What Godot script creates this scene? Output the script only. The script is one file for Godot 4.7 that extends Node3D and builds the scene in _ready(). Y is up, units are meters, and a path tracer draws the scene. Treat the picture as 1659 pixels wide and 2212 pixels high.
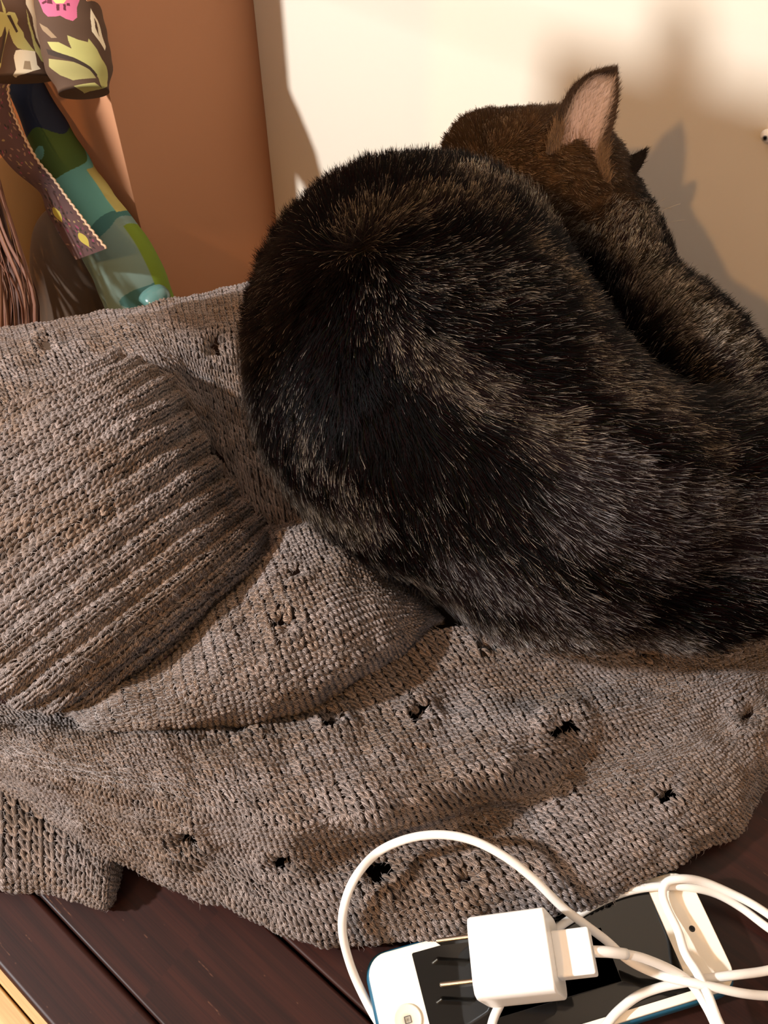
extends Node3D
# A tabby cat curled on a knitted sweater on a dark wooden bench, phone and charger in front, fabrics in the corner.

const CH := 0.367                     # camera height over the bench top
const PITCH := 49.0
const FPX := 1840.0                   # focal length in pixels of the 1659 x 2212 frame
var eye := Vector3(0, CH, 0)
var cf: Vector3                       # camera axes: forward, right, up
var cr: Vector3
var cu: Vector3
var WD: Vector3                       # along the back wall
var WN: Vector3                       # out of the back wall
var W0 := Vector3(0.250, 0, -0.482)   # a point at the foot of the back wall
var SKB: Basis
var rng := RandomNumberGenerator.new()
var nz := FastNoiseLite.new()
var M := {}


# ------------------------------------------------------------------ places
func ray(px: float, py: float) -> Vector3:
	return cf + cr * ((px - 829.5) / FPX) - cu * ((py - 1106.0) / FPX)

func at(px: float, py: float, y: float) -> Vector3:
	var d := ray(px, py)
	return eye + d * ((y - CH) / d.y)

func atd(px: float, py: float, depth: float) -> Vector3:
	return eye + ray(px, py) * depth

func pixel(p: Vector3) -> Vector2:
	var q := p - eye
	var z := q.dot(cf)
	return Vector2(829.5 + FPX * q.dot(cr) / z, 1106.0 - FPX * q.dot(cu) / z)

func sk(s: float, y: float, k: float) -> Vector3:
	return W0 + WD * s + WN * k + Vector3(0, y, 0)


# ------------------------------------------------------------------ nodes
func numbered(called: String) -> String:
	if not has_node(NodePath(called)):
		return called
	var i := 1
	while has_node(NodePath("%s_%03d" % [called, i])):
		i += 1
	return "%s_%03d" % [called, i]

func thing(called: String, label: String, category: String, group := "") -> Node3D:
	var o := Node3D.new()
	o.name = numbered(called)
	add_child(o, true)
	tag(o, label, category, group)
	return o

func tag(o: Node, label: String, category: String, group := "") -> void:
	o.set_meta("label", label)
	o.set_meta("category", category)
	if group:
		o.set_meta("group", group)

func obj(called: String, m: Mesh, mat: Material, parent: Node = null) -> MeshInstance3D:
	var o := MeshInstance3D.new()
	o.mesh = m
	o.material_override = mat
	var p: Node = parent if parent else self
	var nm := called
	var i := 1
	while p.has_node(NodePath(nm)):
		nm = "%s_%03d" % [called, i]
		i += 1
	o.name = nm
	p.add_child(o, true)
	return o

func struct(called: String, m: Mesh, mat: Material, parent: Node = null) -> MeshInstance3D:
	var o := obj(called, m, mat, parent)
	if parent == null:
		o.set_meta("kind", "structure")
	return o

func copies(called: String, m: Mesh, mat: Material, ts: Array, cs: PackedColorArray, parent: Node) -> MultiMeshInstance3D:
	var mm := MultiMesh.new()
	mm.transform_format = MultiMesh.TRANSFORM_3D
	mm.use_colors = true
	mm.mesh = m
	mm.instance_count = ts.size()
	for i in ts.size():
		mm.set_instance_transform(i, ts[i])
		mm.set_instance_color(i, cs[i])
	var o := MultiMeshInstance3D.new()
	o.multimesh = mm
	o.material_override = mat
	o.name = called
	o.set_meta("kind", "stuff")
	parent.add_child(o, true)
	return o


# ------------------------------------------------------------------ geometry
class Geo:
	var v := PackedVector3Array()
	var n := PackedVector3Array()
	var c := PackedColorArray()
	var uv := PackedVector2Array()
	var ix := PackedInt32Array()

	func mesh() -> ArrayMesh:
		var a := []
		a.resize(Mesh.ARRAY_MAX)
		a[Mesh.ARRAY_VERTEX] = v
		a[Mesh.ARRAY_NORMAL] = n
		if c.size() == v.size():
			a[Mesh.ARRAY_COLOR] = c
		if uv.size() == v.size():
			a[Mesh.ARRAY_TEX_UV] = uv
		a[Mesh.ARRAY_INDEX] = ix
		var m := ArrayMesh.new()
		m.add_surface_from_arrays(Mesh.PRIMITIVE_TRIANGLES, a)
		return m

	# rows of points; normal = du x dv, flipped where asked. skip: flags of quads to leave out
	func grid(rows: Array, wrap := false, flip := false, color = null, skip := PackedByteArray()) -> void:
		var nr := rows.size()
		var nc: int = rows[0].size()
		var base := v.size()
		for i in nr:
			var row: PackedVector3Array = rows[i]
			var up: PackedVector3Array = rows[maxi(i - 1, 0)]
			var dn: PackedVector3Array = rows[mini(i + 1, nr - 1)]
			for j in nc:
				var l := row[(j - 1 + nc) % nc] if wrap else row[maxi(j - 1, 0)]
				var r := row[(j + 1) % nc] if wrap else row[mini(j + 1, nc - 1)]
				if wrap and j == 0: l = row[nc - 2]
				if wrap and j == nc - 1: r = row[1]
				var nn := (r - l).cross(dn[j] - up[j])
				if nn.length_squared() < 1e-18:
					nn = (row[j] - (up[0] + up[nc / 2]) * 0.5) if i == nr - 1 else (row[j] - (dn[0] + dn[nc / 2]) * 0.5)
				nn = nn.normalized()
				v.append(row[j])
				n.append(-nn if flip else nn)
				uv.append(Vector2(float(j) / (nc - 1), float(i) / (nr - 1)))
				if color != null:
					c.append(color if color is Color else color[i * nc + j])
		for i in nr - 1:
			for j in nc - 1:
				if skip.size() and skip[i * (nc - 1) + j]:
					continue
				var a := base + i * nc + j
				var b := a + 1
				var d := a + nc
				var e := d + 1
				if flip:
					ix.append_array([a, b, d, b, e, d])
				else:
					ix.append_array([a, d, b, b, d, e])

	# a closed tube along a path; flat squeezes it along its second axis
	func tube(path: PackedVector3Array, rad: PackedFloat32Array, sides := 12, flat := 1.0, up0 := Vector3.UP, color = null, caps := true) -> void:
		var rows := []
		var t0 := (path[1] - path[0]).normalized()
		var e1 := up0 - t0 * up0.dot(t0)
		if e1.length() < 1e-3:
			e1 = t0.cross(Vector3.RIGHT)
		e1 = e1.normalized()
		var np := path.size()
		for i in np:
			var t := (path[mini(i + 1, np - 1)] - path[maxi(i - 1, 0)]).normalized()
			e1 = (e1 - t * e1.dot(t)).normalized()
			var e2 := t.cross(e1)
			var ring := PackedVector3Array()
			var q := PackedVector3Array()
			for j in sides + 1:
				var an := TAU * j / sides
				ring.append(path[i] + (e1 * cos(an) * flat + e2 * sin(an)) * rad[i])
				q.append(path[i])
			if caps and i == 0:
				rows.append(q)
			rows.append(ring)
			if caps and i == np - 1:
				rows.append(q)
		var before := v.size()
		grid(rows, true, false, color)
		if caps:
			var tl := (path[np - 1] - path[np - 2]).normalized()
			for j in sides + 1:
				n[before + j] = -t0
				n[v.size() - 1 - j] = tl

	# a box with rounded edges, centred on o with axes b
	func rbox(size: Vector3, r: float, o := Vector3.ZERO, b := Basis.IDENTITY, seg := 2, uvs := 1.0) -> void:
		var hh := size * 0.5
		r = minf(r, minf(hh.x, minf(hh.y, hh.z)) * 0.999)
		var axes := [[0, 1, 2], [1, 2, 0], [2, 0, 1]]
		for ax in axes:
			for sgn in [-1.0, 1.0]:
				var base := v.size()
				var la := _marks(hh[ax[1]], r, seg)
				var lb := _marks(hh[ax[2]], r, seg)
				for i in la.size():
					for j in lb.size():
						var q := Vector3.ZERO
						q[ax[0]] = hh[ax[0]] * sgn
						q[ax[1]] = la[i]
						q[ax[2]] = lb[j]
						var inn := q.clamp(-hh + Vector3.ONE * r, hh - Vector3.ONE * r)
						var dn := (q - inn).normalized()
						v.append(o + b * (inn + dn * r))
						n.append((b * dn).normalized())
						uv.append(Vector2(q.x + q.y * 0.37, q.z + q.y * 0.61) * uvs)
				var nb := lb.size()
				for i in la.size() - 1:
					for j in nb - 1:
						var a := base + i * nb + j
						if sgn > 0:
							ix.append_array([a, a + 1, a + nb, a + 1, a + nb + 1, a + nb])
						else:
							ix.append_array([a, a + nb, a + 1, a + 1, a + nb, a + nb + 1])

	func _marks(hs: float, r: float, seg: int) -> PackedFloat32Array:
		var l := PackedFloat32Array()
		for i in seg + 1:
			l.append(-hs + r * (1.0 - tan((1.0 - float(i) / seg) * PI / 4)) if i > 0 else -hs)
		l[seg] = -hs + r
		for i in range(seg, -1, -1):
			l.append(-l[i])
		return l

	# turned about the y axis: profile of (radius, height)
	func lathe(prof: PackedVector2Array, sides := 24, o := Vector3.ZERO) -> void:
		var rows := []
		for p in prof:
			var ring := PackedVector3Array()
			for j in sides + 1:
				var an := -TAU * j / sides
				ring.append(o + Vector3(cos(an) * p.x, p.y, sin(an) * p.x))
			rows.append(ring)
		grid(rows, true, false)


func rounded(size: Vector3, r: float, seg := 2, uvs := 1.0) -> ArrayMesh:
	var g := Geo.new()
	g.rbox(size, r, Vector3.ZERO, Basis.IDENTITY, seg, uvs)
	return g.mesh()

func smooth_path(pts: Array, n: int) -> PackedVector3Array:
	# evenly spaced points on a Catmull-Rom curve through pts
	var dense := PackedVector3Array()
	var m := pts.size()
	for i in m - 1:
		var p0: Vector3 = pts[maxi(i - 1, 0)]
		var p1: Vector3 = pts[i]
		var p2: Vector3 = pts[i + 1]
		var p3: Vector3 = pts[mini(i + 2, m - 1)]
		for k in 16:
			dense.append(p1.cubic_interpolate(p2, p0, p3, k / 16.0))
	dense.append(pts[m - 1])
	var len := PackedFloat32Array([0.0])
	for i in range(1, dense.size()):
		len.append(len[i - 1] + dense[i].distance_to(dense[i - 1]))
	var out := PackedVector3Array()
	var j := 0
	for i in n:
		var want := len[len.size() - 1] * i / (n - 1)
		while j < dense.size() - 2 and len[j + 1] < want:
			j += 1
		out.append(dense[j].lerp(dense[j + 1], clampf((want - len[j]) / maxf(len[j + 1] - len[j], 1e-9), 0, 1)))
	return out

func const_rad(n: int, r: float) -> PackedFloat32Array:
	var a := PackedFloat32Array()
	a.resize(n)
	a.fill(r)
	return a


# ------------------------------------------------------------------ materials
func mat(c: Color, rough := 0.6, metal := 0.0) -> StandardMaterial3D:
	var m := StandardMaterial3D.new()
	m.albedo_color = c
	m.roughness = rough
	m.metallic = metal
	return m

func tinted(rough: float) -> StandardMaterial3D:
	var m := mat(Color.WHITE, rough)
	m.vertex_color_use_as_albedo = true
	return m

func textured(im: Image, rough: float) -> StandardMaterial3D:
	var m := mat(Color.WHITE, rough)
	m.albedo_texture = ImageTexture.create_from_image(im)
	return m

func noise(seed_: int, freq: float, octaves := 3) -> FastNoiseLite:
	var f := FastNoiseLite.new()
	f.seed = seed_
	f.noise_type = FastNoiseLite.TYPE_SIMPLEX
	f.frequency = freq
	f.fractal_octaves = octaves
	return f

func wood_image(dark: Color, light: Color, seed_: int, specks := 0) -> Image:
	var im := Image.create(512, 512, false, Image.FORMAT_RGB8)
	var a := noise(seed_, 0.02, 4)
	var b := noise(seed_ + 7, 0.09, 2)
	for y in 512:
		for x in 512:
			var g := 0.5 + 0.55 * a.get_noise_2d(x * 0.12, y * 2.2) + 0.3 * b.get_noise_2d(x * 0.1, y * 6.0)
			im.set_pixel(x, y, dark.lerp(light, clampf(g, 0, 1)))
	var r := RandomNumberGenerator.new()
	r.seed = seed_
	for i in specks:
		var x := r.randi_range(2, 505)
		var y := r.randi_range(2, 508)
		var l := r.randi_range(1, 22) if i % 3 == 0 else 1
		for k in l:
			im.set_pixel(mini(x + k, 511), mini(y + k / 9, 511), dark.lerp(Color(0.62, 0.45, 0.33), r.randf_range(0.15, 0.55)))
	return im

func fill_poly(im: Image, poly: Array, c: Color) -> void:
	var p := PackedVector2Array(poly)
	var lo := p[0]
	var hi := p[0]
	for q in p:
		lo = lo.min(q)
		hi = hi.max(q)
	for y in range(maxi(0, int(lo.y)), mini(im.get_height(), int(hi.y) + 2)):
		for x in range(maxi(0, int(lo.x)), mini(im.get_width(), int(hi.x) + 2)):
			if Geometry2D.is_point_in_polygon(Vector2(x, y), p):
				im.set_pixel(x, y, c)

func leaf(im: Image, a: Vector2, b: Vector2, w: float, c: Color, jag := 0.0) -> void:
	var d := b - a
	var s := Vector2(-d.y, d.x).normalized()
	var poly := []
	for i in 13:
		var t := i / 12.0
		poly.append(a + d * t + s * w * sin(PI * pow(t, 0.8)) * (1.0 + jag * (i % 2)))
	for i in range(11, 0, -1):
		var t := i / 12.0
		poly.append(a + d * t - s * w * sin(PI * pow(t, 0.8)) * (1.0 + jag * ((i + 1) % 2)))
	fill_poly(im, poly, c)


# ------------------------------------------------------------------ knitting
# A knitted panel: columns of stitches run from (x0, y0) to (x1, y1) in each row of cols, at heights (mm) hs over the bench.
func catmull(a: PackedVector3Array, t: float) -> Vector3:
	var n := a.size()
	var x := clampf(t, 0, 1) * (n - 1)
	var i := mini(int(x), n - 2)
	return a[i].cubic_interpolate(a[i + 1], a[maxi(i - 1, 0)], a[mini(i + 2, n - 1)], x - i)

func panel(called: String, root: Node3D, ts: Array, cols: Array, o: Dictionary) -> void:
	var nts := ts.size()
	# control net: one row of points per t
	var net := []
	for k in nts:
		var row := PackedVector3Array()
		for cc in cols:
			var p: Array = cc[0]
			var t: float = ts[k]
			var bow: float = 4.0 * t * (1.0 - t)
			var px: float = lerpf(p[0], p[2], t) + (p[4] * bow if p.size() > 4 else 0.0)
			var py: float = lerpf(p[1], p[3], t) + (p[5] * bow if p.size() > 5 else 0.0)
			row.append(at(px, py, cc[1][k] * 0.001))
		net.append(row)
	var gauge: float = o.get("gauge", 0.0043)
	var course: float = o.get("course", 0.0031)
	# lengths decide how many stitches
	var lu := 0.0
	var mid: PackedVector3Array = net[nts / 2]
	for j in mid.size() - 1:
		lu += mid[j].distance_to(mid[j + 1])
	var lv := 0.0
	var jm := cols.size() / 2
	for k in nts - 1:
		lv += net[k][jm].distance_to(net[k + 1][jm])
	var nu := int(lu / gauge)
	var nv := int(lv / course)
	# even spacing along v: from ts (not uniform) to a uniform parameter
	var rows := []
	var curves := []
	for k in nts:
		var r := PackedVector3Array()
		for j in nu + 1:
			r.append(catmull(net[k], float(j) / nu))
		curves.append(r)
	var cum := PackedFloat32Array([0.0])
	for k in range(1, nts):
		cum.append(cum[k - 1] + net[k][jm].distance_to(net[k - 1][jm]))
	var seg := 0
	for i in nv + 1:
		var want := cum[nts - 1] * i / nv
		seg = 0
		while seg < nts - 2 and cum[seg + 1] < want:
			seg += 1
		var w := (want - cum[seg]) / maxf(cum[seg + 1] - cum[seg], 1e-6)
		var r := PackedVector3Array()
		for j in nu + 1:
			var a: Vector3 = curves[seg][j]
			var b: Vector3 = curves[seg + 1][j]
			var pa: Vector3 = curves[maxi(seg - 1, 0)][j]
			var pb: Vector3 = curves[mini(seg + 2, nts - 1)][j]
			r.append(a.cubic_interpolate(b, pa, pb, w))
		rows.append(r)
	# relief: wrinkles, ribs, puckers about the eyelets
	var holes: Array = o.get("holes", [])
	var ribs: int = o.get("ribs", 0)
	var wob := noise(o.get("seed", 3), 14.0, 3)
	var out := []
	for i in nv + 1:
		var r := PackedVector3Array()
		for j in nu + 1:
			var du: Vector3 = rows[i][mini(j + 1, nu)] - rows[i][maxi(j - 1, 0)]
			var dv: Vector3 = rows[mini(i + 1, nv)][j] - rows[maxi(i - 1, 0)][j]
			var nn := dv.cross(du).normalized()
			if o.get("flip", false):
				nn = -nn
			var p: Vector3 = rows[i][j]
			var lift := wob.get_noise_3d(p.x * 2, p.y * 2, p.z * 2) * float(o.get("wrinkle", 0.0035))
			if ribs:
				var ph := fposmod(float(j) / ribs, 1.0)
				lift += 0.0036 * (smoothstep(0.0, 0.3, ph) * (1.0 - smoothstep(0.55, 0.9, ph))) - 0.001
			var px := pixel(p)
			for hl in holes:
				var dd: float = px.distance_to(Vector2(hl[0], hl[1])) / hl[2]
				if dd < 3.0:
					lift += 0.0028 * exp(-pow((dd - 1.5) / 0.6, 2.0)) - 0.0045 * exp(-dd * dd)
			r.append(p + nn * lift)
		out.append(r)
	# under-sheet and stitches
	var skip := PackedByteArray()
	skip.resize(nu * nv)
	var sts := []
	var tints := PackedColorArray()
	var fz := Geo.new()
	var heather := noise(o.get("seed", 3) + 31, 9.0, 3)
	for i in nv:
		for j in nu:
			var p00: Vector3 = out[i][j]
			var p10: Vector3 = out[i][j + 1]
			var p01: Vector3 = out[i + 1][j]
			var p11: Vector3 = out[i + 1][j + 1]
			var ctr := (p00 + p10 + p01 + p11) * 0.25
			var px := pixel(ctr)
			var gone := false
			for hl in holes:
				var q: Vector2 = px - Vector2(hl[0], hl[1])
				var an: float = hl[3] if hl.size() > 3 else 0.0
				q = q.rotated(-an)
				if Vector2(q.x / hl[2], q.y / (hl[2] * (hl[4] if hl.size() > 4 else 0.7))).length() < 1.0:
					gone = true
			if gone:
				skip[i * nu + j] = 1
				continue
			var du := (p10 - p00 + p11 - p01) * 0.5
			var dv := (p01 - p00 + p11 - p10) * 0.5
			var nn := dv.cross(du).normalized()
			if o.get("flip", false):
				nn = -nn
			var jit := Vector3(rng.randfn(), rng.randfn(), rng.randfn()) * 0.00022
			var hx := heather.get_noise_3d(ctr.x * 2, ctr.y * 2, ctr.z * 2)
			var br := clampf(1.0 + rng.randfn() * 0.16 + hx * 0.22, 0.45, 1.6)
			var base := Color(0.275, 0.200, 0.155).lerp(Color(0.302, 0.255, 0.241), clampf(0.55 + hx * 1.5 + rng.randfn() * 0.2, 0, 1))
			var purl := false
			if ribs:
				var ph := fposmod((j + 0.5) / ribs, 1.0)
				purl = false
			var bx := du * 1.02
			var bz := dv * 1.04
			if purl:
				bx = dv * 0.9
				bz = du * 0.9
			bx += nn.cross(bx) * rng.randfn() * 0.11
			bz *= rng.randf_range(0.88, 1.16)
			sts.append(Transform3D(Basis(bx, nn * 0.0036, bz), ctr + jit + nn * 0.0004))
			tints.append(Color(base.r * br, base.g * br, base.b * br))
			for h in int(o.get("fuzz", 7)):
				var rt := p00 + du * rng.randf() + dv * rng.randf() + nn * 0.0009
				var an2 := rng.randf() * TAU
				var tn := (du.normalized() * cos(an2) + dv.normalized() * sin(an2))
				var ln := rng.randf_range(0.0015, 0.0046)
				var lf := rng.randf_range(0.05, 0.55)
				var md := rt + (tn + nn * lf).normalized() * ln * 0.5
				var en := md + (tn.rotated(nn, rng.randfn() * 0.5) + nn * (lf - 0.45)).normalized() * ln * 0.5
				hair(fz, rt, md, en, nn, rng.randf_range(0.00004, 0.00008), Color(0.29, 0.245, 0.225) * rng.randf_range(0.6, 1.5), -1.0)
	var g := Geo.new()
	var low := []
	for i in nv + 1:
		var r := PackedVector3Array()
		for j in nu + 1:
			r.append(out[i][j] - Vector3(0, 0.0007, 0))
		low.append(r)
	g.grid(low, false, not o.get("flip", false), null, skip)
	var part := obj(called, g.mesh(), M.yarn_shade, root)
	if o.has("label"):
		part.set_meta("label", o.label)
	copies("knit_stitches", M.stitch, M.yarn, sts, tints, part)
	if fz.v.size():
		var f := obj("wool_fuzz", fz.mesh(), M.fuzz, part)
		f.set_meta("kind", "stuff")

func hair(g: Geo, a: Vector3, b: Vector3, c: Vector3, nn: Vector3, w: float, col: Color, tipmix: float, mid = null, tip = null) -> void:
	var t := c - a
	var side := t.cross(eye - a).normalized() if tipmix < 0.0 else t.cross(nn).normalized()
	var k := g.v.size()
	var nrm := (nn - t * (nn.dot(t) / maxf(t.length_squared(), 1e-12)) * 0.6).normalized()
	g.v.append_array([a - side * w, a + side * w, b - side * w * 0.8, b + side * w * 0.8, c])
	var n1 := (nrm - side * 0.45).normalized()
	var n2 := (nrm + side * 0.45).normalized()
	g.n.append_array([n1, n2, n1, n2, nrm])
	var cm: Color = col if mid == null else mid
	var ct: Color = cm if tip == null else tip
	g.c.append_array([col, col, cm, cm, ct])
	# seen from the side that nrm points to, corners run clockwise
	if (side * 2.0).cross(b - a).dot(nrm) > 0.0:
		g.ix.append_array([k, k + 2, k + 1, k + 1, k + 2, k + 3, k + 2, k + 4, k + 3])
	else:
		g.ix.append_array([k, k + 1, k + 2, k + 1, k + 3, k + 2, k + 2, k + 3, k + 4])

func stitch_mesh() -> ArrayMesh:
	# one V of yarn in a unit cell: two leaning plied strands
	var g := Geo.new()
	for s in [-1.0, 1.0]:
		var path := smooth_path([Vector3(0.05 * s, -0.12, 0.66), Vector3(0.17 * s, 0.16, 0.22), Vector3(0.29 * s, 0.17, -0.22), Vector3(0.22 * s, -0.16, -0.62)], 8)
		var rows := []
		var shape := [0.10, 0.17, 0.21, 0.23, 0.23, 0.21, 0.16, 0.09]
		for i in path.size():
			var t := (path[mini(i + 1, 7)] - path[maxi(i - 1, 0)]).normalized()
			var e1 := (Vector3.RIGHT - t * t.x).normalized()
			var e2 := t.cross(e1)
			var ring := PackedVector3Array()
			for j in 9:
				var an := TAU * j / 8
				var rr: float = shape[i] * (1.0 + 0.11 * cos(2.0 * an + i * 0.95 * s))
				ring.append(path[i] + (e1 * cos(an) + e2 * sin(an)) * rr)
			rows.append(ring)
		g.grid(rows, true, false)
	return g.mesh()


# ------------------------------------------------------------------ the cat
var bones_body := []      # [a, b, ra, rb]
var bones_head := []
var lump := []            # parts of the cat that stay apart by a crease

func cone(p: Vector3, b: Array) -> float:
	var a: Vector3 = b[0]
	var ba: Vector3 = b[1] - a
	var h := clampf((p - a).dot(ba) / maxf(ba.length_squared(), 1e-9), 0, 1)
	return p.distance_to(a + ba * h) - lerpf(b[2], b[3], h)

func smin(a: float, b: float, k: float) -> float:
	var h := maxf(k - absf(a - b), 0.0) / k
	return minf(a, b) - h * h * k * 0.25

func sdf(p: Vector3) -> float:
	var d := 1e3
	for b in bones_body:
		d = smin(d, cone(p, b), 0.02)
	var e := 1e3
	for b in bones_head:
		e = smin(e, cone(p, b), 0.022)
	return smin(d, e, 0.007)

func sdf_normal(p: Vector3) -> Vector3:
	var h := 0.0015
	return Vector3(sdf(p + Vector3(h, 0, 0)) - sdf(p - Vector3(h, 0, 0)), sdf(p + Vector3(0, h, 0)) - sdf(p - Vector3(0, h, 0)), sdf(p + Vector3(0, 0, h)) - sdf(p - Vector3(0, 0, h))).normalized()

func on_cat(px: float, py: float) -> Vector3:
	# the point of the coat in that direction, or the nearest one to it
	var d := ray(px, py).normalized()
	var t := 0.15
	var best := 1e3
	var bp := eye
	for i in 60:
		var p := eye + d * t
		var s := sdf(p)
		if s < best:
			best = s
			bp = p
		if s < 0.0005 or t > 0.9:
			break
		t += maxf(s * 0.9, 0.0008)
	return bp - sdf_normal(bp) * sdf(bp)

func joint(px: float, py: float, d: float, rpx: float) -> Array:
	return [atd(px, py, d), rpx * d / FPX]

func bone(list: Array, a: Array, b: Array) -> void:
	list.append([a[0], b[0], a[1], b[1]])

func surface_net(lo: Vector3, hi: Vector3, cell: float, verts: PackedVector3Array, tris: PackedInt32Array) -> void:
	var nx := int((hi.x - lo.x) / cell) + 2
	var ny := int((hi.y - lo.y) / cell) + 2
	var nz_ := int((hi.z - lo.z) / cell) + 2
	var f := PackedFloat32Array()
	f.resize(nx * ny * nz_)
	# a coarse pass spares cells far from the skin
	var st := 4
	f.fill(9.0)
	for x in range(0, nx, st):
		for y in range(0, ny, st):
			for z in range(0, nz_, st):
				var c := lo + Vector3(x + 1.5, y + 1.5, z + 1.5) * cell
				var dc := sdf(c)
				var inside := dc < 0.0
				var near := absf(dc) < cell * st * 1.1
				for i in range(x, mini(x + st, nx)):
					for j in range(y, mini(y + st, ny)):
						for k in range(z, mini(z + st, nz_)):
							f[(i * ny + j) * nz_ + k] = sdf(lo + Vector3(i, j, k) * cell) if near else (-9.0 if inside else 9.0)
	var id := PackedInt32Array()
	id.resize(nx * ny * nz_)
	id.fill(-1)
	for x in nx - 1:
		for y in ny - 1:
			for z in nz_ - 1:
				var o := (x * ny + y) * nz_ + z
				var cs := [o, o + 1, o + nz_, o + nz_ + 1, o + ny * nz_, o + ny * nz_ + 1, o + ny * nz_ + nz_, o + ny * nz_ + nz_ + 1]
				var m := 0
				for q in cs:
					if f[q] < 0.0: m += 1
				if m == 0 or m == 8:
					continue
				id[o] = verts.size()
				var p := lo + Vector3(x + 0.5, y + 0.5, z + 0.5) * cell
				for it in 2:
					p -= sdf_normal(p) * sdf(p)
				verts.append(p)
	for x in range(1, nx - 1):
		for y in range(1, ny - 1):
			for z in range(1, nz_ - 1):
				var o := (x * ny + y) * nz_ + z
				var a := f[o] < 0.0
				for ax in 3:
					var step: int = [ny * nz_, nz_, 1][ax]
					if a == (f[o + step] < 0.0):
						continue
					var s1: int = [nz_, 1, ny * nz_][ax]
					var s2: int = [1, ny * nz_, nz_][ax]
					var q := [id[o - s1 - s2], id[o - s2], id[o], id[o - s1]]
					if q.min() < 0:
						continue
					if a:
						tris.append_array([q[0], q[2], q[1], q[0], q[3], q[2]])
					else:
						tris.append_array([q[0], q[1], q[2], q[0], q[2], q[3]])


# ================================================================== scene
func _ready() -> void:
	rng.seed = 11
	var p := deg_to_rad(PITCH)
	cf = Vector3(0, -sin(p), -cos(p))
	cr = Vector3.RIGHT
	cu = Vector3(0, cos(p), -sin(p))
	var wa := deg_to_rad(38.5)
	WD = Vector3(cos(wa), 0, sin(wa))
	WN = Vector3(-sin(wa), 0, cos(wa))
	SKB = Basis(WD, Vector3.UP, WN)

	# camera
	var cam := Camera3D.new()
	cam.name = "camera"
	cam.fov = rad_to_deg(2.0 * atan(1106.0 / FPX))
	cam.near = 0.02
	cam.far = 20.0
	cam.position = eye
	cam.rotation_degrees = Vector3(-PITCH, 0, 0)
	add_child(cam)
	cam.current = true
	# sky, entering only by the unseen window
	var we := WorldEnvironment.new()
	we.name = "world_environment"
	var env := Environment.new()
	env.background_mode = Environment.BG_COLOR
	env.background_color = Color(0.72, 0.82, 0.95)
	env.background_energy_multiplier = 1.0
	env.tonemap_mode = Environment.TONE_MAPPER_LINEAR
	env.tonemap_exposure = 0.36
	env.sdfgi_enabled = true
	env.ssao_enabled = true
	env.ssil_enabled = true
	we.environment = env
	add_child(we)

	materials()
	room()
	lamps()
	bench()
	sweater()
	cat()
	phone()
	charger()
	fabrics()


func materials() -> void:
	M.cream = mat(Color(0.85, 0.805, 0.735), 0.85)
	M.orange = mat(Color(0.72, 0.50, 0.355), 0.85)
	M.ceiling = mat(Color(0.62, 0.60, 0.57), 0.9)
	M.far_wall = mat(Color(0.52, 0.47, 0.40), 0.9)
	var w1 := wood_image(Color(0.115, 0.042, 0.028), Color(0.195, 0.083, 0.054), 5, 140)
	M.mahogany = textured(w1, 0.45)
	M.mahogany.metallic_specular = 0.34
	M.mahogany.uv1_scale = Vector3(3.0, 6.0, 1.0)
	M.pine = textured(wood_image(Color(0.78, 0.60, 0.38), Color(0.90, 0.74, 0.50), 9), 0.5)
	M.pine.uv1_scale = Vector3(2.0, 4.0, 1.0)
	M.yarn = tinted(0.95)
	M.yarn.metallic_specular = 0.15
	M.yarn.rim_enabled = true
	M.yarn.rim = 0.25
	M.yarn.rim_tint = 0.6
	var fib := Image.create(64, 64, false, Image.FORMAT_RGB8)
	var fa := noise(41, 0.09, 3)
	for y in 64:
		for x in 64:
			var v := clampf(0.70 + 0.62 * fa.get_noise_2d((x + y * 0.7) * 1.9, y * 0.35), 0.22, 1.0)
			fib.set_pixel(x, y, Color(v, v * 0.985, v * 0.97))
	M.yarn.albedo_texture = ImageTexture.create_from_image(fib)
	M.yarn_shade = mat(Color(0.20, 0.155, 0.125), 0.95)  # dark under-sheet: the shade between stitches put into its colour
	M.fuzz = tinted(0.7)
	M.fuzz.vertex_color_use_as_albedo = true
	M.stitch = stitch_mesh()
	M.skin = tinted(0.95)
	M.skin.metallic_specular = 0.1
	M.fur = tinted(0.5)
	M.fur.metallic_specular = 0.12
	M.white = mat(Color(0.93, 0.92, 0.90), 0.28)
	M.cord = mat(Color(0.90, 0.88, 0.85), 0.45)
	M.steel = mat(Color(0.72, 0.68, 0.62), 0.22, 1.0)
	M.black = mat(Color(0.02, 0.02, 0.02), 0.4)


# ------------------------------------------------------------------ room
func slab(called: String, s0: float, s1: float, y0: float, y1: float, k0: float, k1: float, m: Material, parent: Node = null) -> MeshInstance3D:
	var o := struct(called, rounded(Vector3(s1 - s0, y1 - y0, k1 - k0), 0.0005, 1), m, parent)
	o.transform = Transform3D(SKB, sk((s0 + s1) / 2, (y0 + y1) / 2, (k0 + k1) / 2))
	return o

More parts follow.
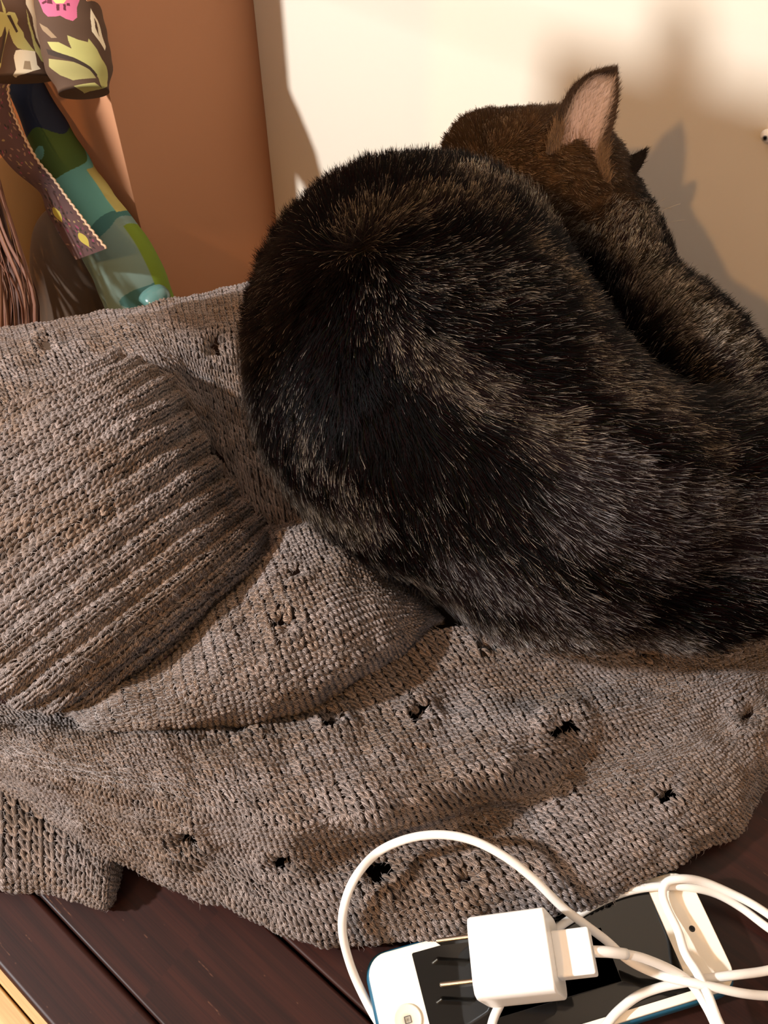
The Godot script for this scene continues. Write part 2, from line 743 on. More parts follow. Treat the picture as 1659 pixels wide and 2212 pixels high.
func room() -> void:
	slab("wall_back", -0.455, 1.7, -0.45, 1.9, -0.1, 0.0, M.cream)
	# the orange wall steps forward left of the corner
	slab("wall_left", -1.6, -0.455, -0.45, 1.9, -0.1, 0.155, M.orange)
	slab("wall_far_left", -1.7, -1.6, -0.45, 1.9, -0.1, 2.7, M.far_wall)
	slab("wall_front", -1.7, 1.7, -0.45, 1.9, 2.6, 2.7, M.far_wall)
	slab("ceiling", -1.7, 1.7, 1.9, 2.0, -0.1, 2.7, M.ceiling)
	# right wall with an unseen window, placed to give the fur cool light
	slab("wall_right", 1.6, 1.7, -0.45, 0.3, 0.0, 2.6, M.far_wall)
	slab("wall_right", 1.6, 1.7, 1.4, 1.9, 0.0, 2.6, M.far_wall)
	slab("wall_right", 1.6, 1.7, 0.3, 1.4, 0.0, 0.9, M.far_wall)
	slab("wall_right", 1.6, 1.7, 0.3, 1.4, 2.0, 2.6, M.far_wall)
	var pane := mat(Color(0.95, 0.97, 1.0, 0.08), 0.05)
	pane.transparency = BaseMaterial3D.TRANSPARENCY_ALPHA
	var win := slab("unseen_window_1", 1.645, 1.65, 0.3, 1.4, 0.9, 2.0, pane)
	for q in [[0.9, 0.94, 0.3, 1.4], [1.96, 2.0, 0.3, 1.4], [0.94, 1.96, 0.3, 0.34], [0.94, 1.96, 1.36, 1.4]]:
		var fr := obj("unseen_window_frame", rounded(Vector3(0.04, q[3] - q[2], q[1] - q[0]), 0.004), M.white, win)
		fr.position = Vector3(0, (q[2] + q[3]) / 2 - 0.85, (q[0] + q[1]) / 2 - 1.45)
	var day := AreaLight3D.new()
	day.name = "unseen_window_light"
	day.area_size = Vector2(1.0, 1.0)
	day.light_color = Color(0.80, 0.90, 1.0)
	day.light_energy = 1.3
	day.shadow_enabled = true
	add_child(day)
	day.transform = Transform3D(Basis(WN, Vector3.UP, -WD).orthonormalized(), sk(1.59, 0.85, 1.45))
	day.look_at(sk(0, 0.85, 1.45), Vector3.UP)
	var kn := thing("wall_knob", "small pale knob on the cream wall at the right edge of the view", "knob")
	var kp := ray(1664, 287)
	var kt := (W0 - eye).dot(WN) / kp.dot(WN)
	kn.transform = Transform3D(Basis(WD, WN, -Vector3.UP), eye + kp * kt)
	var kg := Geo.new()
	kg.lathe(PackedVector2Array([Vector2(0, 0.008), Vector2(0.0025, 0.0075), Vector2(0.004, 0.005), Vector2(0.0035, 0.003), Vector2(0.002, 0.002), Vector2(0.002, 0.0), Vector2(0.0, 0.0)]), 20)
	obj("button", kg.mesh(), M.white, kn)
	# floor of pale boards: a sub-floor and the boards by the bench
	var fl := slab("floor", -1.6, 1.6, -0.55, -0.462, 0.0, 2.6, mat(Color(0.45, 0.32, 0.2), 0.8))
	for i in 34:
		var k := 0.04 + i * 0.075
		var b := obj("floor_board", rounded(Vector3(3.2, 0.012, 0.0735), 0.0015, 1), M.pine, fl)
		b.position = Vector3(0.0, 0.05, k - 1.3)


func lamp(called: String, label: String, pos: Vector3, energy: float, col: Color, size: float) -> void:
	var t := thing(called, label, "lamp")
	t.position = Vector3(pos.x, -0.45, pos.z)
	var hgt := pos.y + 0.45
	var g := Geo.new()
	g.lathe(PackedVector2Array([Vector2(0, 0.0), Vector2(0.12, 0.0), Vector2(0.125, 0.008), Vector2(0.11, 0.02), Vector2(0.02, 0.028), Vector2(0.0, 0.028)]))
	obj("base", g.mesh(), M.black, t)
	g = Geo.new()
	g.tube(PackedVector3Array([Vector3(0, 0.02, 0), Vector3(0, hgt - 0.09, 0)]), const_rad(2, 0.009), 12, 1.0, Vector3.RIGHT)
	obj("pole", g.mesh(), M.black, t)
	g = Geo.new()
	g.lathe(PackedVector2Array([Vector2(0, hgt - 0.1), Vector2(0.018, hgt - 0.1), Vector2(0.018, hgt - size - 0.01), Vector2(0.0, hgt - size - 0.01)]))
	obj("socket", g.mesh(), M.black, t)
	var e := mat(Color(1, 1, 1), 0.4)
	e.emission_enabled = true
	e.emission = col
	e.emission_energy_multiplier = 1.5
	g = Geo.new()
	var prof := PackedVector2Array()
	for i in 13:
		var an := -PI / 2 + PI * i / 12
		prof.append(Vector2(cos(an) * size * 1.15, hgt + sin(an) * size * 1.15))
	g.lathe(prof)
	obj("bulb", g.mesh(), e, t)
	var l := OmniLight3D.new()
	l.name = called + "_light"
	l.light_color = col
	l.light_energy = energy
	l.light_size = size
	l.omni_range = 8.0
	l.omni_attenuation = 2.0
	l.shadow_enabled = true
	l.position = Vector3(0, hgt, 0)
	t.add_child(l)

func lamps() -> void:  # both lamps stand out of view, placed to light the wall and sweater
	lamp("unseen_lamp", "unseen bright lamp out of view at the left, placed to light the wall patch and the sweater", sk(-0.70, 0.90, 1.30), 10.8, Color(0.98, 0.99, 1.0), 0.032)
	lamp("unseen_lamp", "unseen warm lamp out of view behind the camera, placed to light the wall and the head", sk(0.06, 1.15, 1.80), 3.0, Color(1.0, 0.75, 0.46), 0.03)
	# unseen cloth, in place of the hand holding the camera, shades the wall
	var g := Geo.new()
	g.tube(smooth_path([sk(-1.59, 0.52, 0.5), sk(-0.7, 0.455, 0.5), sk(-0.38, 0.437, 0.5), sk(-0.19, 0.442, 0.5), sk(0.4, 0.47, 0.5), sk(1.59, 0.60, 0.5)], 60), const_rad(60, 0.0010), 8)
	tag(obj("unseen_shade_line", g.mesh(), mat(Color(0.7, 0.66, 0.6), 0.7)), "unseen thin line above the bench, placed to carry the cloth that shades the wall", "line")
	var peg := thing("unseen_shade_peg", "unseen peg over the cloth, standing in for the finger in the wall shadow", "peg")
	peg.transform = Transform3D(SKB, sk(-0.3275, 0.440, 0.5))
	for q in [-1, 1]:
		obj("prong", rounded(Vector3(0.012, 0.036, 0.004), 0.001), M.pine, peg).position = Vector3(0, 0.002, 0.0058 * q)
	obj("spring", rounded(Vector3(0.007, 0.004, 0.009), 0.0012), M.steel, peg).position = Vector3(0, 0.006, 0)
	for tw in [[-0.379, 0.195, 0.20, Color(0.35, 0.3, 0.26), "unseen_shade_cloth", "unseen brown cloth, standing in for the hand that shades the wall"]]:
		var rows := []
		for i in 33:
			var an := i / 32.0 * 2.0 - 1.0
			var r := PackedVector3Array()
			for j in 17:
				var s: float = tw[0] + tw[1] * j / 16.0
				var top := 0.4385 + 0.0053 * j / 16.0 if tw[0] > -0.5 else 0.463 - 0.012 * j / 16.0
				var y: float = top - (tw[2] + 0.008 * sin(j * 0.7)) * maxf(0.0, absf(an) - 0.03)
				r.append(sk(s, y, 0.5 + signf(an) * minf(absf(an) * 0.08, 0.003) + 0.003 * sin(j * 1.9) * maxf(0.0, absf(an) - 0.2)))
			rows.append(r)
		g = Geo.new()
		g.grid(rows)
		tag(obj(tw[4], g.mesh(), mat(tw[3], 0.9)), tw[5], "blocker")
	# an unseen box left of the frame, placed to shade the orange wall
	var hm := thing("unseen_shade_box", "unseen tall lidded box left of the bench, placed to shade the orange wall", "hamper")
	hm.transform = Transform3D(SKB, sk(-0.655, -0.45, 0.5))
	obj("body", rounded(Vector3(0.235, 0.735, 0.16), 0.02), mat(Color(0.55, 0.44, 0.30), 0.85), hm).position.y = 0.3675
	obj("lid", rounded(Vector3(0.245, 0.03, 0.17), 0.012), mat(Color(0.48, 0.37, 0.25), 0.85), hm).position.y = 0.748


# ------------------------------------------------------------------ bench
func board(t: Node3D, called: String, s0: float, s1: float, k0: float, k1: float, top: float, thick: float, bev: float) -> void:
	var o := obj(called, rounded(Vector3(s1 - s0, thick, k1 - k0), bev, 2), M.mahogany, t)
	o.transform = Transform3D(SKB, sk((s0 + s1) / 2, top - thick / 2, (k0 + k1) / 2))

func bench() -> void:
	var t := thing("bench", "dark mahogany bench with a boarded top under the sweater and the phone", "bench")
	board(t, "edge_board", -0.298, 0.95, 0.5349, 0.561, -0.0012, 0.026, 0.0022)
	board(t, "top_board", -0.300, 0.95, 0.4848, 0.5345, 0.0, 0.026, 0.0013)
	board(t, "top_panel", -0.296, 0.95, 0.012, 0.4838, -0.0012, 0.022, 0.0015)
	var o := obj("apron", rounded(Vector3(1.22, 0.40, 0.53), 0.004), M.mahogany, t)
	o.transform = Transform3D(SKB, sk(0.325, -0.2263, 0.285))
	for s in [-0.26, 0.91]:
		for k in [0.05, 0.52]:
			var l := obj("foot", rounded(Vector3(0.05, 0.03, 0.05), 0.004), M.mahogany, t)
			l.transform = Transform3D(SKB, sk(s, -0.436, k))


# ------------------------------------------------------------------ sweater
func sweater() -> void:
	var t := thing("sweater", "taupe hand-knitted wool sweater heaped in thick folds under the cat", "sweater")
	# the heap's inside, under the cat
	var g := Geo.new()
	var rows := []
	for i in 13:
		var r := PackedVector3Array()
		for j in 33:
			var an := -TAU * j / 32
			var q := i / 12.0
			var c := Vector3(0.080, 0, -0.30)
			r.append(c + Vector3(cos(an) * 0.100 * sin(q * PI * 0.5), 0.002 + 0.038 * cos(q * PI * 0.5), sin(an) * 0.085 * sin(q * PI * 0.5)))
		rows.append(r)
	g.grid(rows, true, true)
	obj("inner_fold", g.mesh(), M.yarn_shade, t)

	# back panel: behind the ribbed fold, up to the far edge of the heap
	panel("back_panel", t, [0.0, 0.08, 0.22, 0.5, 0.8, 1.0], [
		[[-200, 745, -160, 1020], [22, 46, 54, 56, 54, 50]],
		[[-80, 722, 0, 985], [22, 47, 55, 57, 55, 50]],
		[[40, 708, 130, 940], [22, 48, 56, 58, 56, 50]],
		[[160, 690, 260, 900], [22, 48, 57, 58, 54, 48]],
		[[280, 668, 380, 880], [22, 50, 60, 58, 52, 45]],
		[[390, 646, 470, 1010], [24, 52, 60, 42, 26, 16]],
		[[480, 626, 560, 1110], [24, 50, 54, 34, 20, 14]],
		[[590, 610, 660, 1170], [24, 48, 48, 30, 18, 12]],
	], {"seed": 21, "holes": [[103, 750, 15, 0.2], [465, 752, 22, 0.9, 0.6], [465, 985, 17, 0.4]], "fuzz": 13})

	# the big ribbed fold
	panel("ribbed_fold", t, [0.0, 0.06, 0.16, 0.35, 0.6, 0.85, 1.0], [
		[[268, 752, -170, 980], [46, 58, 66, 68, 66, 62, 58]],
		[[318, 782, -170, 1060], [46, 66, 76, 80, 78, 74, 70]],
		[[372, 822, -170, 1160], [44, 70, 82, 88, 88, 84, 80]],
		[[408, 895, -160, 1270], [40, 72, 86, 94, 94, 90, 84]],
		[[452, 985, -130, 1390], [38, 72, 87, 96, 96, 90, 78]],
		[[505, 1068, -60, 1470], [36, 70, 85, 92, 92, 84, 62]],
		[[560, 1130, 50, 1515], [36, 66, 78, 83, 82, 74, 52]],
		[[592, 1165, 150, 1535], [36, 58, 66, 68, 66, 58, 46]],
		[[586, 1205, 215, 1530], [34, 48, 52, 52, 50, 46, 42]],
	], {"seed": 5, "ribs": 4, "wrinkle": 0.002, "fuzz": 13, "gauge": 0.0038})

	# the front panel with rows of eyelets, down to the bench
	panel("front_panel", t, [0.0, 0.13, 0.26, 0.38, 0.46, 0.52, 0.58, 0.64, 0.72, 0.88, 0.96, 1.0], [
		[[-330, 1480, -130, 1640], [40, 42, 46, 47, 45, 43, 41, 39, 36, 34, 30, 24]],
		[[-190, 1500, 10, 1700], [40, 42, 48, 49, 47, 45, 43, 41, 38, 34, 30, 24]],
		[[-40, 1520, 150, 1795], [40, 42, 53, 56, 54, 51, 47, 43, 38, 32, 28, 22]],
		[[110, 1510, 300, 1882], [42, 40, 55, 61, 60, 56, 50, 44, 37, 28, 22, 14]],
		[[260, 1480, 500, 1968], [42, 39, 54, 61, 61, 58, 52, 44, 34, 26, 17, 5]],
		[[440, 1440, 710, 2038], [42, 36, 46, 57, 60, 60, 56, 45, 31, 25, 15, 3]],
		[[650, 1405, 958, 2014], [42, 35, 40, 52, 59, 61, 60, 36, 25, 25, 19, 12]],
		[[860, 1375, 1238, 1965], [42, 38, 34, 46, 55, 54, 30, 25, 26, 26, 22, 14]],
		[[1070, 1355, 1436, 1876], [40, 40, 31, 46, 37, 30, 28, 28, 27, 25, 20, 14]],
		[[1280, 1355, 1590, 1785], [38, 40, 32, 35, 33, 31, 30, 29, 28, 22, 13, 3]],
		[[1480, 1350, 1650, 1685], [36, 38, 33, 33, 32, 31, 30, 29, 27, 21, 12, 3]],
		[[1700, 1335, 1700, 1540], [34, 36, 33, 32, 31, 30, 29, 28, 26, 20, 12, 3]],
	], {"seed": 8, "holes": [[517, 1556, 32, -0.2, 0.5], [722, 1558, 18, -0.3, 0.6], [906, 1547, 20, -0.9, 0.5], [1222, 1572, 32, -0.3, 0.55], [1225, 1722, 13, 0.0, 0.8], [1437, 1716, 20, -1.0, 0.7],
		[408, 1810, 24, -0.35, 0.45], [610, 1858, 24, -0.2, 0.7], [812, 1885, 32, -0.2, 0.7], [1010, 1896, 24, -0.3, 0.6], [1612, 1545, 22, -0.5, 0.5], [1052, 1394, 15, 0.0, 0.7], [1392, 1412, 16, 0.0, 0.8], [1566, 1402, 14, 0.0, 0.7]], "fuzz": 13})

	# the flap that lies over the front panel, its tip against the cat
	panel("folded_flap", t, [0.0, 0.1, 0.3, 0.6, 0.85, 0.95, 1.0], [
		[[150, 1540, 190, 1580], [44, 48, 50, 51, 50, 48, 44]],
		[[300, 1470, 320, 1572], [46, 54, 60, 61, 58, 54, 44]],
		[[410, 1365, 450, 1566], [46, 58, 66, 68, 62, 56, 42]],
		[[505, 1255, 590, 1540], [46, 60, 70, 72, 66, 57, 41]],
		[[592, 1150, 728, 1488], [48, 64, 73, 74, 67, 57, 40]],
		[[672, 1128, 835, 1424], [46, 62, 70, 70, 64, 55, 40]],
		[[775, 1195, 895, 1380], [42, 54, 62, 62, 58, 52, 40]],
		[[880, 1270, 938, 1345], [40, 47, 52, 52, 50, 47, 40]],
		[[930, 1318, 948, 1338], [38, 42, 44, 44, 43, 42, 39]],
	], {"seed": 13, "holes": [[640, 1240, 14, 0.3, 0.6], [622, 1345, 24, 0.2, 0.4]], "fuzz": 13})

	# the cuff that sticks out at the lower left
	panel("cuff", t, [0.0, 0.3, 0.6, 0.85, 0.95, 1.0], [
		[[-120, 1630, -110, 1905], [18, 18, 17, 15, 9, 2]],
		[[-10, 1660, 0, 1918], [18, 18, 17, 15, 9, 2]],
		[[90, 1720, 95, 1925], [18, 18, 17, 15, 9, 2]],
		[[180, 1775, 170, 1940], [18, 18, 17, 14, 9, 2]],
		[[235, 1830, 222, 1958], [16, 16, 15, 12, 8, 2]],
		[[262, 1850, 236, 1950], [4, 4, 4, 4, 3, 2]],
	], {"seed": 17, "fuzz": 13, "wrinkle": 0.0015, "course": 0.0026})


# ------------------------------------------------------------------ cat
var strokes := []     # [points, radius, ticking, warmth]
var combs := []       # [point, direction, raise, length]

func stroke(pts: Array, rpx: float, amount: float, warm: float) -> void:
	var a := PackedVector3Array()
	for q in pts:
		a.append(on_cat(q[0], q[1]))
	strokes.append([a, rpx * (a[0] - eye).dot(cf) / FPX, amount, warm])

func comb(px: float, py: float, dx: float, dy: float, raised: float, length: float) -> void:
	var p := on_cat(px, py)
	var n := sdf_normal(p)
	var d := (cr * dx - cu * dy)
	d = (d - n * d.dot(n)).normalized()
	combs.append([p, d, raised, length])

func cat() -> void:
	var rump := joint(905, 728, 0.397, 342)
	var haunch := joint(885, 850, 0.380, 322)
	var mid := joint(1225, 1072, 0.366, 248)
	var far := joint(1570, 1105, 0.376, 218)
	var end := joint(1800, 1120, 0.385, 215)
	bone(bones_body, rump, mid)
	bone(bones_body, haunch, mid)
	bone(bones_body, mid, far)
	bone(bones_body, joint(880, 1040, 0.374, 150), joint(1085, 1180, 0.357, 128))
	bone(bones_body, far, end)
	bone(bones_body, joint(1120, 1255, 0.350, 70), joint(1480, 1288, 0.352, 62))
	bone(bones_body, joint(1480, 1275, 0.350, 60), joint(1780, 1235, 0.355, 62))
	bone(bones_head, joint(1180, 415, 0.445, 140), joint(1235, 450, 0.46, 108))
	bone(bones_head, joint(1185, 400, 0.445, 135), joint(1058, 362, 0.455, 82))
	bone(bones_head, joint(1058, 362, 0.455, 80), joint(1010, 420, 0.475, 50))
	bone(bones_head, joint(1225, 455, 0.46, 112), joint(1285, 568, 0.462, 118))
	bone(bones_head, joint(1285, 568, 0.462, 118), joint(1415, 785, 0.432, 134))
	bone(bones_head, joint(1415, 785, 0.432, 134), joint(1545, 945, 0.412, 145))
	bone(bones_head, joint(1425, 850, 0.428, 160), joint(1600, 1000, 0.412, 185))
	var t := thing("cat", "brown and black tabby cat curled up asleep on the knitted sweater, its back to us", "cat")
	var verts := PackedVector3Array()
	var tris := PackedInt32Array()
	surface_net(Vector3(-0.10, 0.0, -0.53), Vector3(0.34, 0.24, -0.13), 0.005, verts, tris)

	# where the coat is ticked, and which way it lies (points of the coat)
	stroke([[975, 405], [1050, 420], [1110, 450], [1165, 492]], 34, 1.0, 0.75)
	stroke([[760, 520], [860, 470], [960, 462], [1060, 480]], 34, 0.62, 1.0)
	stroke([[1130, 555], [1190, 600], [1225, 655]], 34, 0.75, 1.0)
	stroke([[780, 620], [940, 600], [1080, 610]], 60, 0.28, 0.6)
	stroke([[810, 700], [900, 760], [1000, 830], [1080, 890], [1150, 950]], 48, 0.55, 0.7)
	stroke([[540, 770], [550, 860], [575, 950], [625, 1030], [690, 1075], [760, 1090]], 42, 0.65, 0.55)
	stroke([[660, 900], [720, 1000], [790, 1060]], 40, 0.34, 0.6)
	stroke([[800, 1180], [900, 1230], [960, 1250]], 34, 0.4, 0.6)
	stroke([[930, 1280], [1010, 1310], [1100, 1335], [1200, 1350], [1320, 1360], [1400, 1360]], 46, 1.0, 0.15)
	stroke([[950, 1160], [1060, 1220], [1180, 1270], [1260, 1290]], 55, 0.45, 0.1)
	stroke([[1150, 1040], [1280, 1120], [1380, 1200]], 65, 0.5, 0.05)
	stroke([[1250, 1000], [1400, 1060], [1600, 1120]], 70, 0.5, 0.25)
	stroke([[1450, 1190], [1560, 1230], [1650, 1240]], 50, 0.4, 0.3)
	stroke([[1230, 740], [1260, 790], [1290, 850]], 45, 0.55, 0.9)
	stroke([[1360, 820], [1400, 900], [1500, 960]], 50, 0.5, 0.9)
	stroke([[1330, 560], [1410, 640], [1470, 700], [1540, 780]], 56, 0.85, 0.6)
	stroke([[1555, 740], [1575, 800], [1590, 860]], 32, 0.75, 0.85)
	stroke([[1225, 470], [1290, 490], [1360, 520]], 70, 1.0, 0.75)
	stroke([[1380, 450], [1400, 520]], 34, 0.8, 0.5)
	stroke([[1080, 330], [1150, 340], [1190, 400], [1250, 430]], 78, 0.75, 0.9)
	stroke([[1500, 830], [1600, 900]], 60, 0.3, 0.8)
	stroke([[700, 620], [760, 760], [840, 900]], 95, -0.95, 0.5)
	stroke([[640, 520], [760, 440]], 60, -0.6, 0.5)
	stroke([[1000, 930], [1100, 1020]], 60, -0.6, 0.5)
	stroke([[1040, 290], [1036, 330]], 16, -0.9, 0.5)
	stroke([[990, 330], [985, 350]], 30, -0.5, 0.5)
	stroke([[1163, 300], [1168, 350], [1200, 395], [1300, 430]], 11, -0.8, 0.5)  # dark line along the fold at the ear base, put into the coat
	stroke([[1230, 560], [1280, 640], [1340, 720]], 16, -0.6, 0.5)  # shade of the neck crease, put into the coat colour
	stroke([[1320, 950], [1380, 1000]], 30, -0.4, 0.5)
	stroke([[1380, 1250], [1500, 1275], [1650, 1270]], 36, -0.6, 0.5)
	for q in [[560, 520, -0.6, -0.7, 0.8, 13], [640, 440, -0.5, -0.8, 0.8, 13], [760, 370, -0.25, -0.95, 0.8, 13], [880, 350, 0.05, -1, 0.7, 12], [530, 660, -0.9, -0.35, 0.7, 12], [530, 780, -0.8, 0.4, 0.6, 12],
		[545, 900, -0.5, 0.8, 0.5, 13], [600, 1020, -0.4, 0.9, 0.4, 14], [720, 1120, -0.15, 1, 0.35, 15], [850, 1220, 0.1, 1, 0.35, 15], [980, 1310, 0.25, 1, 0.4, 15], [1150, 1360, 0.35, 0.95, 0.5, 14],
		[1330, 1370, 0.5, 0.85, 0.45, 14], [1500, 1320, 0.9, 0.35, 0.3, 18], [1000, 1020, 0.45, 0.9, 0.22, 20], [900, 1000, 0.2, 1, 0.22, 18], [1120, 1120, 0.65, 0.75, 0.2, 22], [1280, 1180, 0.85, 0.5, 0.2, 22],
		[1450, 1180, 0.95, 0.3, 0.22, 20], [1020, 880, 0.85, 0.5, 0.25, 17], [1200, 880, 0.97, 0.22, 0.25, 17], [1350, 980, 0.95, 0.3, 0.22, 18], [1480, 920, 1, 0.08, 0.25, 16], [1600, 1020, 1, 0.12, 0.25, 17],
		[1120, 680, 0.98, 0.05, 0.3, 15], [960, 640, 0.85, 0.25, 0.3, 12], [800, 600, 0.15, 0.8, 0.35, 11], [690, 620, -0.35, 0.6, 0.4, 11], [680, 780, -0.45, 0.8, 0.3, 11], [820, 800, 0.3, 0.9, 0.15, 10], [620, 560, -0.8, 0.1, 0.6, 12], [760, 480, -0.1, -0.8, 0.6, 12], [900, 540, 0.7, -0.1, 0.4, 12], [760, 920, -0.1, 0.9, 0.3, 15], [1190, 590, 0.85, -0.35, 0.45, 14],
		[960, 480, 0.4, -0.8, 0.5, 13], [1100, 430, 0.35, -0.9, 0.6, 14], [1180, 480, 0.45, -0.8, 0.6, 14], [1290, 500, 0.35, -0.9, 0.45, 14], [1380, 520, 0.4, -0.85, 0.4, 11], [1400, 620, 0.7, -0.6, 0.45, 14],
		[1490, 710, 0.85, -0.45, 0.5, 13], [1570, 800, 0.9, -0.35, 0.45, 13], [1000, 300, -0.5, -0.8, 0.5, 8], [1080, 280, -0.1, -1, 0.4, 7], [1130, 340, 0.7, 0.2, 0.12, 5], [1080, 380, 0.6, 0.5, 0.12, 6],
		[1240, 420, 0.6, 0.6, 0.15, 7], [1340, 430, 0.8, 0.2, 0.3, 7]]:
		comb(q[0], q[1], q[2], q[3], q[4], q[5] * 0.001)

	var nv := verts.size()
	var nor := PackedVector3Array()
	var flow := PackedVector3Array()
	var par := PackedVector3Array()      # raise, length, ticking
	var warm := PackedFloat32Array()
	var skin := PackedColorArray()
	var brown := PackedFloat32Array()
	var head0 := atd(1175, 400, 0.44)
	var head1 := atd(1060, 362, 0.45)
	var head2 := atd(1300, 500, 0.450)
	var blotch := noise(77, 40.0, 3)
	for i in nv:
		var p := verts[i]
		var n := sdf_normal(p)
		nor.append(n)
		var f := Vector3.ZERO
		var ra := 0.0
		var le := 0.0
		var ws := 0.0
		for c in combs:
			var d2: float = p.distance_squared_to(c[0]) + 0.00006
			var w := 1.0 / (d2 * d2)
			f += c[1] * w
			ra += c[2] * w
			le += c[3] * w
			ws += w
		f = f / ws
		f = (f - n * f.dot(n))
		flow.append(f)
		var tick := 0.10
		var wm := 0.5
		for s in strokes:
			var a: PackedVector3Array = s[0]
			var d := 1e3
			for k in a.size() - 1:
				d = minf(d, p.distance_to(Geometry3D.get_closest_point_to_segment(p, a[k], a[k + 1])))
			d += blotch.get_noise_3d(p.x, p.y, p.z) * s[1] * 0.5
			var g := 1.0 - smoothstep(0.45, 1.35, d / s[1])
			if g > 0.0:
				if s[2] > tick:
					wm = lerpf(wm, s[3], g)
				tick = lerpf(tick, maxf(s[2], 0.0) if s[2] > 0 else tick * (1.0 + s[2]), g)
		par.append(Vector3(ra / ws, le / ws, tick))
		warm.append(wm)
		# the short coat of the head is brown all through
		var hd := 1.0 - smoothstep(0.7, 1.25, minf(minf(p.distance_to(head0) / 0.040, p.distance_to(head1) / 0.026), p.distance_to(head2) / 0.026 + 0.3))
		brown.append(hd * (0.25 + 0.75 * clampf(tick * 1.5, 0, 1)))
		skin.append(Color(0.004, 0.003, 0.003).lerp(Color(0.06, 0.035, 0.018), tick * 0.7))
	var body := Geo.new()
	body.v = verts
	body.n = nor
	body.c = skin
	body.ix = tris
	var fur := Geo.new()
	var fleck := noise(5, 380.0, 1)
	var tuft := noise(9, 130.0, 2)
	var gold := Color(0.40, 0.300, 0.190)
	var cool := Color(0.30, 0.282, 0.285)
	var density := 5800000.0
	for k in range(0, tris.size(), 3):
		var ia := tris[k]
		var ib := tris[k + 1]
		var ic := tris[k + 2]
		var a := verts[ia]
		var b := verts[ib]
		var c := verts[ic]
		if a.y < 0.03:
			continue
		var area := (b - a).cross(c - a).length() * 0.5
		var face := nor[ia].dot((eye - a).normalized())
		var want := area * density * (1.0 if face > -0.35 else 0.25)
		var m := int(want) + (1 if rng.randf() < want - int(want) else 0)
		for i in m:
			var u := rng.randf()
			var w := rng.randf()
			if u + w > 1.0:
				u = 1.0 - u
				w = 1.0 - w
			var q := 1.0 - u - w
			var pt := a * q + b * u + c * w
			var n := (nor[ia] * q + nor[ib] * u + nor[ic] * w).normalized()
			var f := (flow[ia] * q + flow[ib] * u + flow[ic] * w)
			var pr := par[ia] * q + par[ib] * u + par[ic] * w
			var wm := warm[ia] * q + warm[ib] * u + warm[ic] * w
			var tf := tuft.get_noise_3d(pt.x, pt.y, pt.z)
			var side := n.cross(f)
			var dir := (f + side * (tf * 0.55 + rng.randfn() * 0.13) + (n.cross(Vector3(rng.randfn(), rng.randfn(), rng.randfn()))) * 0.45 * clampf(0.8 - f.length(), 0, 1)).normalized()
			var ra := pr.x * rng.randf_range(0.5, 1.3) + tf * 0.2 + 0.06
			var ln := pr.y * rng.randf_range(0.6, 1.1) * (1.0 + tf * 0.25)
			var md := pt + (dir + n * ra).normalized() * ln * 0.82
			var en := md + (dir + n * ra * 0.35).normalized() * ln * 0.18
			var fl := fleck.get_noise_3d(pt.x, pt.y, pt.z)
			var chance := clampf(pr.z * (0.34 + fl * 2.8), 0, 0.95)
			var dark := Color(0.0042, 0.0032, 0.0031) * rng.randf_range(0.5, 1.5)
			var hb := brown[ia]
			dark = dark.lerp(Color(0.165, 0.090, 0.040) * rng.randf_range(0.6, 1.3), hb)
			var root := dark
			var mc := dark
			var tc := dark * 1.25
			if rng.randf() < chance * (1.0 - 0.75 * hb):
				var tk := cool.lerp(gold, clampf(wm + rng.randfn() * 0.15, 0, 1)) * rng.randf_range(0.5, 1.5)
				tk = tk * (1.35 + 2.0 * smoothstep(0.72, 0.96, pr.z))  # heavily ticked fur painted brighter to make up for weak lamp light
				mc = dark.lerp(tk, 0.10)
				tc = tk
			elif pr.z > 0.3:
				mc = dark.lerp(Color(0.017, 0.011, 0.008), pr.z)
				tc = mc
			hair(fur, pt - n * 0.0006, md, en, n, rng.randf_range(0.00006, 0.000105), root, 1.0, mc, tc)
	ears(body, fur)
	obj("body", body.mesh(), M.skin, t)
	var fo := obj("fur", fur.mesh(), M.fur, t)
	fo.set_meta("kind", "stuff")
	fo.set_meta("label", "short dark fur with golden brown ticking")
	# closed eye and nose on the side turned away
	var g := Geo.new()
	g.tube(smooth_path([atd(1004, 352, 0.447), atd(1016, 366, 0.440), atd(1032, 370, 0.438)], 8), const_rad(8, 0.0009), 6)
	obj("closed_eye", g.mesh(), M.black, t)
	# whiskers and ear hairs by the cheek
	g = Geo.new()
	for q in [[1395, 480, 1470, 440], [1400, 500, 1480, 475], [1405, 470, 1440, 425], [1398, 455, 1452, 452]]:
		g.tube(smooth_path([atd(q[0], q[1], 0.47), atd((q[0] + q[2]) * 0.5, (q[1] + q[3]) * 0.5 - 6, 0.468), atd(q[2], q[3], 0.465)], 8), PackedFloat32Array([0.0002, 0.0002, 0.00018, 0.00016, 0.00014, 0.00012, 0.0001, 0.00005]), 5)
	obj("whiskers", g.mesh(), mat(Color(0.75, 0.68, 0.58), 0.4), t)


func ears(body: Geo, fur: Geo) -> void:
	# each ear: left edge and right edge from base to tip, a cup between them; front and back skins
	ear(body, fur, [[1178, 330], [1190, 290], [1207, 240], [1232, 192], [1266, 163], [1300, 152]], [[1322, 400], [1312, 350], [1318, 300], [1331, 245], [1336, 195], [1330, 152]], 0.393, 0.399, 0.007, true)
	ear(body, fur, [[1316, 400], [1320, 372], [1326, 356], [1340, 345], [1362, 336], [1384, 327]], [[1350, 420], [1358, 398], [1370, 382], [1384, 362], [1392, 345], [1397, 324]], 0.440, 0.434, -0.006, false)

